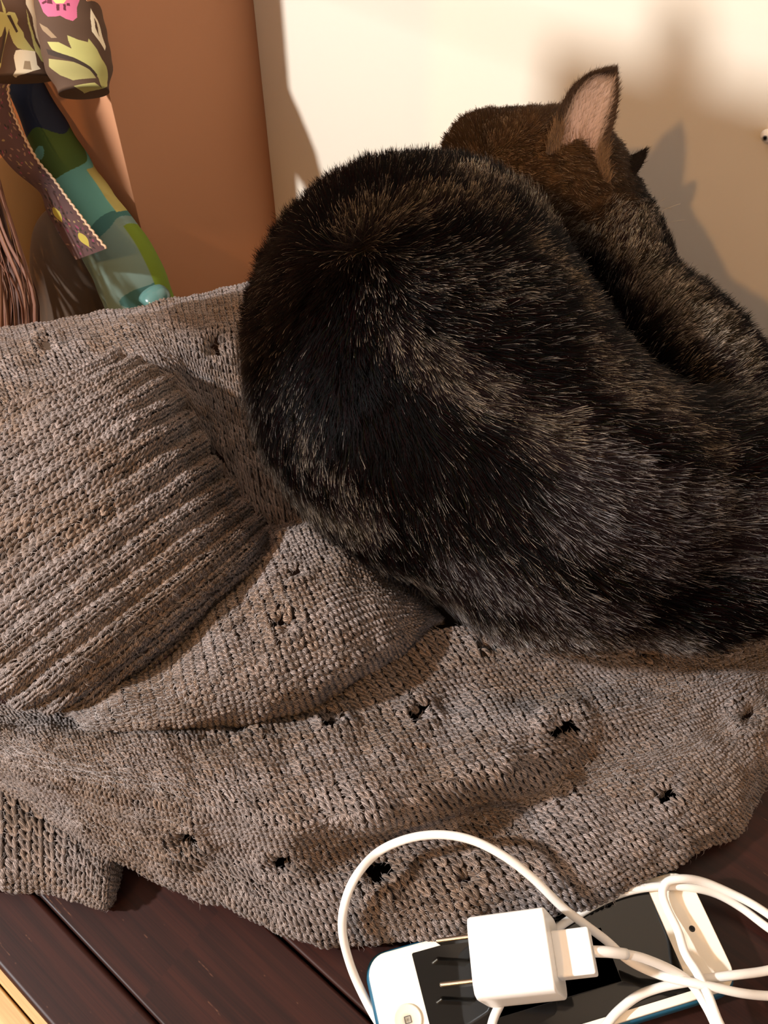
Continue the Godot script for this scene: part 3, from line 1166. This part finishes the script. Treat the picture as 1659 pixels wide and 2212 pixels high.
func ear(body: Geo, fur: Geo, le: Array, ri: Array, dl: float, dr: float, cup: float, pink: bool) -> void:
	var lp := []
	var rp := []
	for i in le.size():
		var deep0 := (0.011 if pink else 0.0) * pow(1.0 - i / (le.size() - 1.0), 2.0)
		lp.append(atd(le[i][0], le[i][1], dl + deep0))
		rp.append(atd(ri[i][0], ri[i][1], dr + deep0))
	var n := 22
	var l := smooth_path(lp, n)
	var r := smooth_path(rp, n)
	var front := []
	var back := []
	var cf_ := PackedColorArray()
	var cb_ := PackedColorArray()
	var m := 15
	for i in n:
		var fr := PackedVector3Array()
		var bk := PackedVector3Array()
		var q := float(i) / (n - 1)
		for j in m:
			var u := float(j) / (m - 1)
			var p := l[i].lerp(r[i], u)
			var away := (p - eye).normalized()
			var arch := 4.0 * u * (1.0 - u)
			var deep := cup * arch * (1.0 - 0.75 * q)
			# the outer edge is a rim that turns towards us
			fr.append(p + away * deep)
			bk.append(p + away * (deep + 0.0016 * sqrt(arch) * (1.0 if cup > 0 else 1.0)))
			var rim := minf(minf(u, 1.0 - u) * 4.2, (1.0 - q) * 7.0)
			var k := smoothstep(0.35, 1.15, rim) * (1.0 - smoothstep(0.25, 0.0, q) * 0.4)
			var edge := Color(0.115, 0.075, 0.052)
			cf_.append(edge.lerp(Color(0.60, 0.40, 0.33).lerp(Color(0.72, 0.58, 0.53), q), k) if pink else Color(0.016, 0.012, 0.011))
			cb_.append(Color(0.09, 0.05, 0.025) if pink else Color(0.016, 0.012, 0.011))
		front.append(fr)
		back.append(bk)
	body.grid(front, false, true, cf_)
	body.grid(back, false, false, cb_)
	body.uv = PackedVector2Array()
	# short hairs over the rims and inside
	for i in (5200 if pink else 1400):
		var q := pow(rng.randf(), 0.9)
		var u := rng.randf()
		if i % 3 and pink:
			u = rng.randf() * 0.22 if i % 2 else 1.0 - rng.randf() * 0.22
			if i % 7 == 0:
				u = rng.randf()
				q = 0.9 + rng.randf() * 0.1
		var fi := clampi(int(q * (n - 1)), 0, n - 2)
		var fj := clampi(int(u * (m - 1)), 0, m - 2)
		var p: Vector3 = front[fi][fj].lerp(front[fi + 1][fj + 1], rng.randf())
		var up: Vector3 = (front[fi + 1][fj] - front[fi][fj]).normalized()
		var nn := (eye - p).normalized()
		var out: Vector3 = (front[fi][fj + 1] - front[fi][fj]).normalized() * (u - 0.5) * 1.3
		var d := (up + out * 0.8 + Vector3(rng.randfn(), rng.randfn(), rng.randfn()) * 0.22).normalized()
		var ln := rng.randf_range(0.002, 0.0045)
		var rim := minf(minf(u, 1.0 - u) * 4.5, (1.0 - q) * 7.0)
		var cc := Color(0.10, 0.066, 0.045) if rim < 0.7 else Color(0.62, 0.47, 0.38)
		if not pink:
			cc = Color(0.02, 0.015, 0.013)
		if pink and q < 0.3:
			cc = Color(0.30, 0.19, 0.11)
			ln *= 1.6
		cc = cc * rng.randf_range(0.6, 1.3)
		hair(fur, p, p + (d + nn * 0.25) * ln * 0.5, p + (d + nn * 0.1) * ln, nn, 0.00006, cc, 1.0)


# ------------------------------------------------------------------ phone
func plate(w: float, l: float, r: float, th: float, bev: float) -> Geo:
	# a rounded rectangle with a rounded edge, flat side up, centred
	var g := Geo.new()
	var ring := []
	for cnr in 4:
		var cx: float = (l / 2 - r) * [1, -1, -1, 1][cnr]
		var cz: float = (w / 2 - r) * [1, 1, -1, -1][cnr]
		for k in 9:
			var an := PI / 2 * cnr + PI / 2 * k / 8
			ring.append([Vector2(cx, cz), Vector2(cos(an), sin(an))])
	var prof := [[-r, 0.0], [-bev, 0.0], [-bev * 0.3, -bev * 0.3], [0.0, -bev], [0.0, -th + bev], [-bev * 0.3, -th + bev * 0.3], [-bev, -th], [-r, -th]]
	var rows := []
	for pr in prof:
		var row := PackedVector3Array()
		for i in ring.size() + 1:
			var q: Array = ring[i % ring.size()]
			var e: Vector2 = q[0] + q[1] * (r + pr[0]) if pr[0] > -r else q[0] * 0.02
			row.append(Vector3(e.x, pr[1], e.y))
		rows.append(row)
	g.grid(rows, true, true)
	for i in g.n.size():
		if g.v[i].length() < l * 0.03:
			g.n[i] = Vector3.UP
	return g

func phone() -> void:
	var t := thing("phone", "white smartphone with a dark screen lying on the bench under the charger", "phone")
	var yaw := 0.2495
	t.transform = Transform3D(Basis(Vector3.UP, yaw), Vector3(0.0629, 0.0, -0.0798))
	var L := 0.1337
	var Wd := 0.0439
	var o := obj("case", plate(Wd + 0.0022, L + 0.002, 0.0085, 0.0085, 0.002).mesh(), mat(Color(0.10, 0.32, 0.42), 0.4), t)
	o.position.y = 0.0104
	o.set_meta("label", "teal blue case")
	o = obj("front_glass", plate(Wd, L, 0.0078, 0.003, 0.0006).mesh(), mat(Color(0.93, 0.89, 0.82), 0.22), t)
	o.position.y = 0.0117
	var scr := mat(Color(0.012, 0.011, 0.011), 0.07)
	o = obj("screen", plate(Wd - 0.0060, 0.0975, 0.0007, 0.0008, 0.0002).mesh(), scr, t)
	o.position = Vector3(-0.0005, 0.0120, 0)
	var g := Geo.new()
	g.lathe(PackedVector2Array([Vector2(0.0, 0.0002), Vector2(0.0035, 0.0002), Vector2(0.0046, 0.0006), Vector2(0.0052, 0.0006), Vector2(0.0053, 0.0)]), 32)
	o = obj("home_button", g.mesh(), mat(Color(0.90, 0.85, 0.76), 0.3), t)
	o.position = Vector3(-0.0565, 0.0117, 0.0020)
	g = Geo.new()
	for q in [[-1, 0], [1, 0], [0, -1], [0, 1]]:
		var along := 0.0011
		g.rbox(Vector3(0.0002 if q[0] else along * 2, 0.0001, 0.0002 if q[1] else along * 2).max(Vector3.ONE * 0.0001), 0.00004, Vector3(q[0] * along, 0.0004, q[1] * along), Basis.IDENTITY, 1)
	var sq := obj("button_mark", g.mesh(), mat(Color(0.30, 0.29, 0.28), 0.8), o)
	sq.position.y = 0.0
	g = Geo.new()
	g.lathe(PackedVector2Array([Vector2(0.0, 0.0003), Vector2(0.0010, 0.0003), Vector2(0.0012, 0.0)]), 20)
	o = obj("front_camera", g.mesh(), M.black, t)
	o.position = Vector3(0.0585, 0.0117, -0.0005)


# ------------------------------------------------------------------ charger and cable
func charger() -> void:
	var c := thing("charger", "white cube wall charger with two prongs lying on the phone", "charger")
	var ctr := (at(1030, 1965, 0.040) + at(1195, 1967, 0.040) + at(1190, 2140, 0.040) + at(1015, 2130, 0.040)) * 0.25
	var b := Basis(Vector3.UP, 0.015)
	var tilt := Basis(Vector3.UP, 0.03) * Basis(Vector3.BACK, 0.34) * Basis(Vector3.RIGHT, 0.05)
	c.transform = Transform3D(tilt, Vector3(ctr.x + 0.0070, 0.0176, ctr.z))
	# body: an oblong with its long edges rounded
	var g := Geo.new()
	var rows := []
	var hw := 0.0135
	var hh := 0.0135
	for st in [[-0.0142, 0.0], [-0.0142, 0.93], [-0.0139, 0.982], [-0.0132, 1.0], [0.0132, 1.0], [0.0139, 0.982], [0.0142, 0.93], [0.0142, 0.0]]:
		var r := PackedVector3Array()
		for i in 41:
			var an := TAU * i / 40
			var q := Vector2(cos(an), sin(an))
			var sup := pow(pow(absf(q.x), 8.0) + pow(absf(q.y), 8.0), -1.0 / 8.0)
			r.append(Vector3(st[0], hh + hh * q.x * sup * st[1], hw * q.y * sup * st[1]))
		rows.append(r)
	g.grid(rows, true, false)
	for i in g.n.size():
		if g.v[i].x < -0.01419 or g.v[i].x > 0.01419:
			g.n[i] = Vector3(signf(g.v[i].x), 0, 0)
	obj("body", g.mesh(), M.white, c)
	for q in [[-0.0076, 0.0175], [0.0066, 0.0165]]:
		g = Geo.new()
		g.rbox(Vector3(0.0150, 0.0062, 0.0016), 0.0007, Vector3(-0.0205, q[1], q[0]))
		obj("prong", g.mesh(), M.steel, c)
	# the cable: one cord that loops over the bench and the phone
	var k := thing("charging_cable", "white charging cable looping round the charger and across the phone", "cable")
	g = Geo.new()
	g.rbox(Vector3(0.0135, 0.0075, 0.0150), 0.0008, Vector3.ZERO, tilt)
	var o := obj("usb_plug", g.mesh(), M.white, k)
	o.position = c.transform * Vector3(0.0207, 0.0145, 0.001)
	g = Geo.new()
	var s0 := c.transform * Vector3(0.0270, 0.0145, 0.001)
	g.tube(smooth_path([s0, s0.lerp(at(1352, 2061, 0.034), 0.5) + Vector3(0, 0.001, 0), at(1352, 2061, 0.034)], 8), const_rad(8, 0.0019), 16)
	obj("strain_relief", g.mesh(), M.white, k)
	var top := 0.0145
	var pts := []
	for q in [[1349, 2060.5, 34.2], [1390, 2070, 30], [1450, 2095, 23], [1490, 2122, 19], [1520, 2165, 16.5], [1545, 2215, 15], [1570, 2290, 10], [1600, 2340, 8], [1600, 2290, 12],
		[1556, 2215, 18.5], [1530, 2150, 20.5], [1505, 2100, 21], [1480, 2060, 19.5], [1464, 2010, 17.5], [1442, 1965, 16.5], [1431, 1930, 16.5], [1441, 1905, 17], [1475, 1898, 17], [1520, 1905, 13], [1580, 1930, 9], [1640, 1962, 7], [1720, 2020, 4],
		[1760, 2060, 3], [1730, 2050, 3], [1660, 2005, 3.5], [1600, 1960, 5], [1545, 1930, 9], [1490, 1917, 13], [1435, 1914, 13.7], [1370, 1922, 13.7], [1310, 1942, 13.7], [1255, 1972, 13.7], [1200, 2010, 13.7], [1150, 2080, 13.6], [1098, 2140, 13.6],
		[1080, 2170, 13.7], [1062, 2215, 13.7], [1055, 2290, 10], [1150, 2330, 6], [1260, 2280, 11], [1311, 2212, 14], [1340, 2180, 14], [1380, 2150, 14], [1430, 2132, 14.5], [1480, 2122, 15.5], [1530, 2114, 16.5], [1590, 2106, 16], [1650, 2098, 12], [1740, 2080, 6],
		[1790, 2110, 4], [1740, 2150, 5], [1660, 2151, 11], [1600, 2145, 17], [1540, 2132, 20.5], [1490, 2122, 21.5], [1445, 2112, 21], [1395, 2094, 21], [1352, 2070, 22], [1310, 2032, 24], [1265, 1998, 27], [1212, 1957, 32], [1152, 1898, 40], [1090, 1850, 46], [1020, 1815, 49], [950, 1803, 49],
		[880, 1812, 47], [815, 1842, 42], [768, 1895, 43], [744, 1955, 36], [740, 2015, 26], [757, 2085, 14], [785, 2150, 6], [822, 2215, 4.0], [880, 2290, 4]]:
		pts.append(at(q[0], q[1], q[2] * 0.001))
	g = Geo.new()
	var path := smooth_path(pts, 520)
	g.tube(path, const_rad(path.size(), 0.00165), 12)
	obj("cord", g.mesh(), M.cord, k)
	# the other plug, at the end of the cord
	var e := path[path.size() - 1]
	var ed := (path[path.size() - 1] - path[path.size() - 4]).normalized()
	g = Geo.new()
	g.tube(PackedVector3Array([e, e + ed * 0.012, e + ed * 0.0125]), PackedFloat32Array([0.0034, 0.0036, 0.003]), 14, 0.6)
	g.tube(PackedVector3Array([e + ed * 0.012, e + ed * 0.019]), PackedFloat32Array([0.003, 0.0028]), 12, 0.25)
	obj("phone_plug", g.mesh(), M.white, k)


# ------------------------------------------------------------------ fabrics in the corner
func floral_image(seed_: int) -> Image:
	var im := Image.create(512, 1024, false, Image.FORMAT_RGB8)
	im.fill(Color(0.30, 0.20, 0.125))
	return im

func print_poly(im: Image, pts: Array, a: Vector2, b: Vector2, r: float, c: Color) -> void:
	# a printed shape, given as it shows on the flattened roll (6.146 units to a pixel), wrapped round the roll from a to b
	var poly := []
	var d := (b - a).normalized()
	for i in range(0, pts.size(), 2):
		var q := Vector2(pts[i], pts[i + 1]) / 6.146 - a
		var v := q.dot(d) / a.distance_to(b) * 512.0
		var off := clampf((q - d * q.dot(d)).dot(Vector2(d.y, -d.x)) / r, -0.97, 0.97)
		poly.append(Vector2(256.0 - asin(off) / TAU * 512.0, v * 2.0))
	fill_poly(im, poly, c)

func cloth_tube(called: String, label: String, pts: Array, rad: Array, flat: float, im: Image, cat_: String, group := "") -> MeshInstance3D:
	var n := 48
	var a := []
	for q in pts:
		a.append(atd(q[0], q[1], q[2]))
	var path := smooth_path(a, n)
	var rr := PackedFloat32Array()
	for i in n:
		var x := float(i) / (n - 1) * (rad.size() - 1)
		var k := mini(int(x), rad.size() - 2)
		rr.append(lerpf(rad[k], rad[k + 1], smoothstep(0, 1, x - k)) * 0.001 * (1.0 + 0.010 * sin(i * 1.1)))
	var g := Geo.new()
	g.tube(path, rr, 40, flat, -(eye - path[0]).normalized())
	var o := obj(called, g.mesh(), textured(im, 0.85))
	tag(o, label, cat_, group)
	return o

func fabrics() -> void:
	var cream := Color(0.86, 0.80, 0.68)
	var lime := Color(0.66, 0.63, 0.37)
	var brown := Color(0.30, 0.195, 0.12)
	var dark := Color(0.13, 0.08, 0.04)
	# the texture's u runs round the tube: 0 and 1 face us, its v from the top down
	var ed := Color(0.20, 0.13, 0.07)
	var im := floral_image(1)
	var a1 := Vector2(-25, -160)
	var b1 := Vector2(47, 172)
	for q in [[[310, -60, 435, -60, 520, 250, 615, 670, 570, 650, 540, 580, 500, 625, 440, 520, 390, 280, 320, 130], cream], [[420, 110, 470, 150, 510, 330, 470, 340, 425, 240], Color(0.62, 0.52, 0.38)],
		[[20, 110, 90, 260, 100, 320, 130, 290, 200, 290, 240, 370, 230, 420, 300, 510, 310, 560, 390, 650, 440, 700, 300, 705, 240, 700, 190, 650, 150, 560, 140, 500, 90, 700, 60, 940, 20, 1060, -60, 1060, -60, 980, 60, 900, 110, 560, 90, 480, 60, 590, 0, 650, -90, 640, -90, 290, 70, 310], lime],
		[[270, 710, 430, 690, 460, 840, 500, 880, 420, 930, 330, 990, 190, 1060, 230, 960, 200, 800, 220, 730], cream], [[320, 830, 380, 820, 400, 920, 310, 930], Color(0.60, 0.52, 0.40)],
		[[320, 190, 370, 360, 430, 560, 580, 810, 590, 830, 500, 780, 430, 680, 350, 380], lime], [[110, 340, 150, 330, 240, 510, 220, 530], ed], [[95, 470, 110, 560, 60, 900, 30, 880, 70, 620], ed]]:
		print_poly(im, q[0], a1, b1, 62.0, q[1])
	cloth_tube("floral_sleeve", "brown floral cotton roll with cream petals, cut off by the left frame edge", [[-25, -160, 0.60], [5, -40, 0.60], [30, 80, 0.60], [47, 172, 0.605]], [18, 20, 21.5, 22.5], 0.45, im, "fabric", "")
	var im2 := floral_image(2)
	var a2 := Vector2(120, -170)
	var b2 := Vector2(182, 202)
	var mar := Color(0.34, 0.10, 0.15)
	for q in [[[500, -80, 1070, -80, 1085, 90, 1050, 200, 1050, 330, 1000, 385, 920, 370, 850, 335, 790, 350, 700, 350, 640, 290, 600, 180, 540, 60], Color(0.74, 0.36, 0.47)], [[680, -80, 960, -80, 960, 60, 940, 110, 890, 180, 800, 190, 720, 110], Color(0.80, 0.74, 0.46)],
		[[780, -80, 890, -80, 900, 60, 850, 130, 800, 60], Color(0.88, 0.85, 0.66)], [[690, 110, 730, 90, 760, 200, 690, 190], mar], [[800, 200, 840, 195, 840, 270, 805, 275], mar], [[885, 190, 915, 185, 920, 265, 890, 260], mar], [[930, 170, 960, 165, 970, 200, 925, 200], mar], [[975, 50, 1010, 50, 1010, 85, 980, 85], mar], [[620, 180, 680, 150, 690, 180, 640, 200], mar],
		[[1215, 160, 1290, 290, 1380, 600, 1370, 660, 1290, 540, 1220, 460, 1205, 300], cream], [[1250, 270, 1275, 330, 1310, 500, 1260, 400], brown], [[600, 410, 700, 480, 810, 600, 740, 600, 640, 500], Color(0.55, 0.45, 0.33)],
		[[930, 560, 1060, 600, 1170, 610, 1180, 560, 1280, 680, 1340, 790, 1470, 980, 1490, 1080, 1410, 1150, 1350, 1040, 1230, 940, 1000, 850, 750, 740, 690, 640, 830, 650, 980, 720, 940, 620], lime], [[680, 720, 780, 760, 1000, 830, 1200, 920, 1320, 1000, 1300, 1020, 1180, 950, 980, 880, 700, 790], ed],
		[[700, 840, 1000, 890, 1200, 960, 1310, 1040, 1150, 1080, 960, 1120, 800, 1060, 700, 940], Color(0.60, 0.56, 0.34)], [[960, 1190, 1150, 1140, 1290, 1100, 1430, 1150, 1350, 1200, 1150, 1260, 1060, 1240], lime]]:
		print_poly(im2, q[0], a2, b2, 68.0, q[1])
	cloth_tube("floral_sleeve", "brown floral cotton roll with a pink flower and lime leaves at its rounded end", [[120, -170, 0.585], [135, -60, 0.585], [155, 60, 0.59], [172, 150, 0.595], [182, 202, 0.597]], [19, 20, 21, 22, 23, 23, 17], 0.6, im2, "fabric", "")

	# the long painted roll
	var im3 := Image.create(128, 512, false, Image.FORMAT_RGB8)
	var wv := noise(4, 0.02, 2)
	for y in 512:
		for x in 128:
			var u := x / 128.0
			var e := wv.get_noise_2d(x * 0.6, y * 0.4) * 50.0
			var v := y + e
			var c := Color(0.07, 0.12, 0.21)
			if v > 140: c = Color(0.24, 0.33, 0.10)
			if v > 205: c = Color(0.36, 0.58, 0.53)
			if v > 320: c = Color(0.20, 0.38, 0.36)
			if v > 350: c = Color(0.40, 0.48, 0.44)
			if v > 455: c = Color(0.20, 0.36, 0.34)
			var edge := absf(u - 0.30)
			if v > 235 and v < 330 and edge < 0.085: c = Color(0.66, 0.60, 0.33)
			if v > 375 and edge < 0.10: c = Color(0.38, 0.46, 0.06)
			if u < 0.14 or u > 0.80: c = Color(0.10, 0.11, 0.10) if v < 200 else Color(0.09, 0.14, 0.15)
			im3.set_pixel(x, y, c)
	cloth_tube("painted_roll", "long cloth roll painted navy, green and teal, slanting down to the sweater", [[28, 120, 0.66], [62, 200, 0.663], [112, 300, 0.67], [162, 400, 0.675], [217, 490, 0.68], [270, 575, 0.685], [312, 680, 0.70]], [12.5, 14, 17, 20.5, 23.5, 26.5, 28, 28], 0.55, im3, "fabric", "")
	var g := Geo.new()
	g.tube(smooth_path([atd(322, 668, 0.67), atd(345, 642, 0.67), atd(366, 634, 0.672)], 10), PackedFloat32Array([0.010, 0.0115, 0.012, 0.012, 0.0115, 0.011, 0.010, 0.009, 0.007, 0.003]), 20)
	var lump_ := obj("glass_bead", g.mesh(), mat(Color(0.30, 0.44, 0.42), 0.2))
	tag(lump_, "glossy teal lump at the foot of the painted cloth roll", "bead")

	# tan pouch and round of tan leather behind the ribbon
	g = Geo.new()
	g.tube(smooth_path([atd(40, 335, 0.742), atd(42, 430, 0.742), atd(46, 640, 0.755), atd(50, 900, 0.80)], 24), PackedFloat32Array([0.008, 0.020, 0.026, 0.030, 0.032, 0.033, 0.033, 0.033, 0.033, 0.033, 0.033, 0.033, 0.033, 0.033, 0.033, 0.033, 0.033, 0.033, 0.033, 0.033, 0.033, 0.033, 0.028, 0.015]), 28, 0.6, (eye - atd(20, 330, 0.76)).normalized())
	tag(obj("tan_pouch", g.mesh(), mat(Color(0.50, 0.39, 0.24), 0.8)), "tan cloth pouch at the left edge behind the floral ribbon", "pouch")
	g = Geo.new()
	g.tube(smooth_path([atd(150, 430, 0.700), atd(158, 470, 0.700), atd(166, 600, 0.702), atd(175, 800, 0.735)], 24), PackedFloat32Array([0.006, 0.018, 0.024, 0.028, 0.031, 0.033, 0.034, 0.035, 0.0355, 0.036, 0.036, 0.036, 0.036, 0.036, 0.036, 0.036, 0.036, 0.036, 0.036, 0.036, 0.036, 0.036, 0.034, 0.02]), 28, 0.5, (eye - atd(150, 430, 0.735)).normalized())
	tag(obj("leather_pouch", g.mesh(), mat(Color(0.33, 0.25, 0.18), 0.7)), "round-topped dull brown pouch below the end of the floral ribbon", "pouch")

	# the ribbon with a scalloped edge
	var im4 := Image.create(128, 512, false, Image.FORMAT_RGB8)
	im4.fill(Color(0.27, 0.17, 0.16))
	var r := RandomNumberGenerator.new()
	r.seed = 6
	for i in 150:
		var x := r.randf_range(4, 124)
		var y := r.randf_range(4, 508)
		var an := r.randf() * TAU
		leaf(im4, Vector2(x, y), Vector2(x, y) + Vector2(cos(an), sin(an)) * r.randf_range(8, 16), r.randf_range(2, 4), [Color(0.45, 0.33, 0.27), Color(0.42, 0.17, 0.25), Color(0.13, 0.08, 0.07), Color(0.48, 0.40, 0.26)][i % 4])
	for cxy in [Vector2(78, 470), Vector2(40, 390)]:
		leaf(im4, cxy - Vector2(0, 22), cxy + Vector2(0, 22), 16, Color(0.58, 0.52, 0.20))
		for i in 12:
			var an := TAU * i / 12
			leaf(im4, cxy + Vector2(cos(an) * 22, sin(an) * 26), cxy + Vector2(cos(an) * 34, sin(an) * 38), 3.2, Color(0.14, 0.09, 0.05))
	var rb := thing("ribbon", "dusky floral ribbon with a white scalloped edge hanging over the tan pouches", "ribbon")
	var lft := []
	var rgt := []
	for q in [[-60, 170, 20, 160], [-40, 260, 18, 215], [-10, 318, 40, 275], [30, 368, 78, 345], [85, 415, 112, 385], [100, 455, 150, 437], [130, 510, 190, 490], [163, 562, 228, 538]]:
		lft.append(atd(q[0], q[1], 0.645))
		rgt.append(atd(q[2], q[3], 0.635))
	var lp := smooth_path(lft, 60)
	var rp := smooth_path(rgt, 60)
	var fr := []
	for i in 60:
		var row := PackedVector3Array()
		for j in 9:
			var u := j / 8.0
			row.append(lp[i].lerp(rp[i], u) + (eye - lp[i]).normalized() * 0.004 * sin(PI * u))
		fr.append(row)
	g = Geo.new()
	g.grid(fr, false, true)
	var bk := []
	for i in 60:
		var row := PackedVector3Array()
		for j in 9:
			row.append(fr[i][j] - (eye - fr[i][j]).normalized() * 0.0012 * sin(PI * j / 8.0))
		bk.append(row)
	g.grid(bk, false, false)
	obj("band", g.mesh(), textured(im4, 0.9), rb)
	g = Geo.new()
	var trim := PackedVector3Array()
	for i in 240:
		var q := i / 239.0 * 59.0
		var k := mini(int(q), 58)
		var p := rp[k].lerp(rp[k + 1], q - k)
		trim.append(p + (rp[k] - lp[k]).normalized() * 0.0013 * absf(sin(i * 0.42)) + (eye - p).normalized() * 0.001)
	g.tube(trim, const_rad(240, 0.0009), 6)
	obj("scalloped_edge", g.mesh(), mat(Color(0.70, 0.58, 0.46), 0.8), rb)

	# raffia
	var bun := thing("raffia_bundle", "bundle of dry reddish brown raffia strands at the left frame edge", "raffia")
	var rm := [mat(Color(0.38, 0.23, 0.155), 0.7), mat(Color(0.27, 0.155, 0.105), 0.7), mat(Color(0.46, 0.31, 0.22), 0.7)]
	r.seed = 12
	for i in 70:
		var x0 := r.randf_range(-60, 6)
		var x1 := x0 * 0.9 + r.randf_range(30, 92)
		var dp := r.randf_range(0.60, 0.66)
		g = Geo.new()
		var pth := smooth_path([atd(x0 - 10, 360 + r.randf_range(-10, 60), dp), atd(x0 + 18 + r.randf_range(-10, 14), 500, dp - 0.005), atd(x1, 640, dp), atd(x1 + r.randf_range(-12, 14), 790, dp + 0.02)], 14)
		g.tube(pth, const_rad(14, r.randf_range(0.0006, 0.0017)), 6, 0.4, Vector3(r.randfn(), r.randfn(), r.randfn()))
		obj("strand", g.mesh(), rm[i % 3], bun)
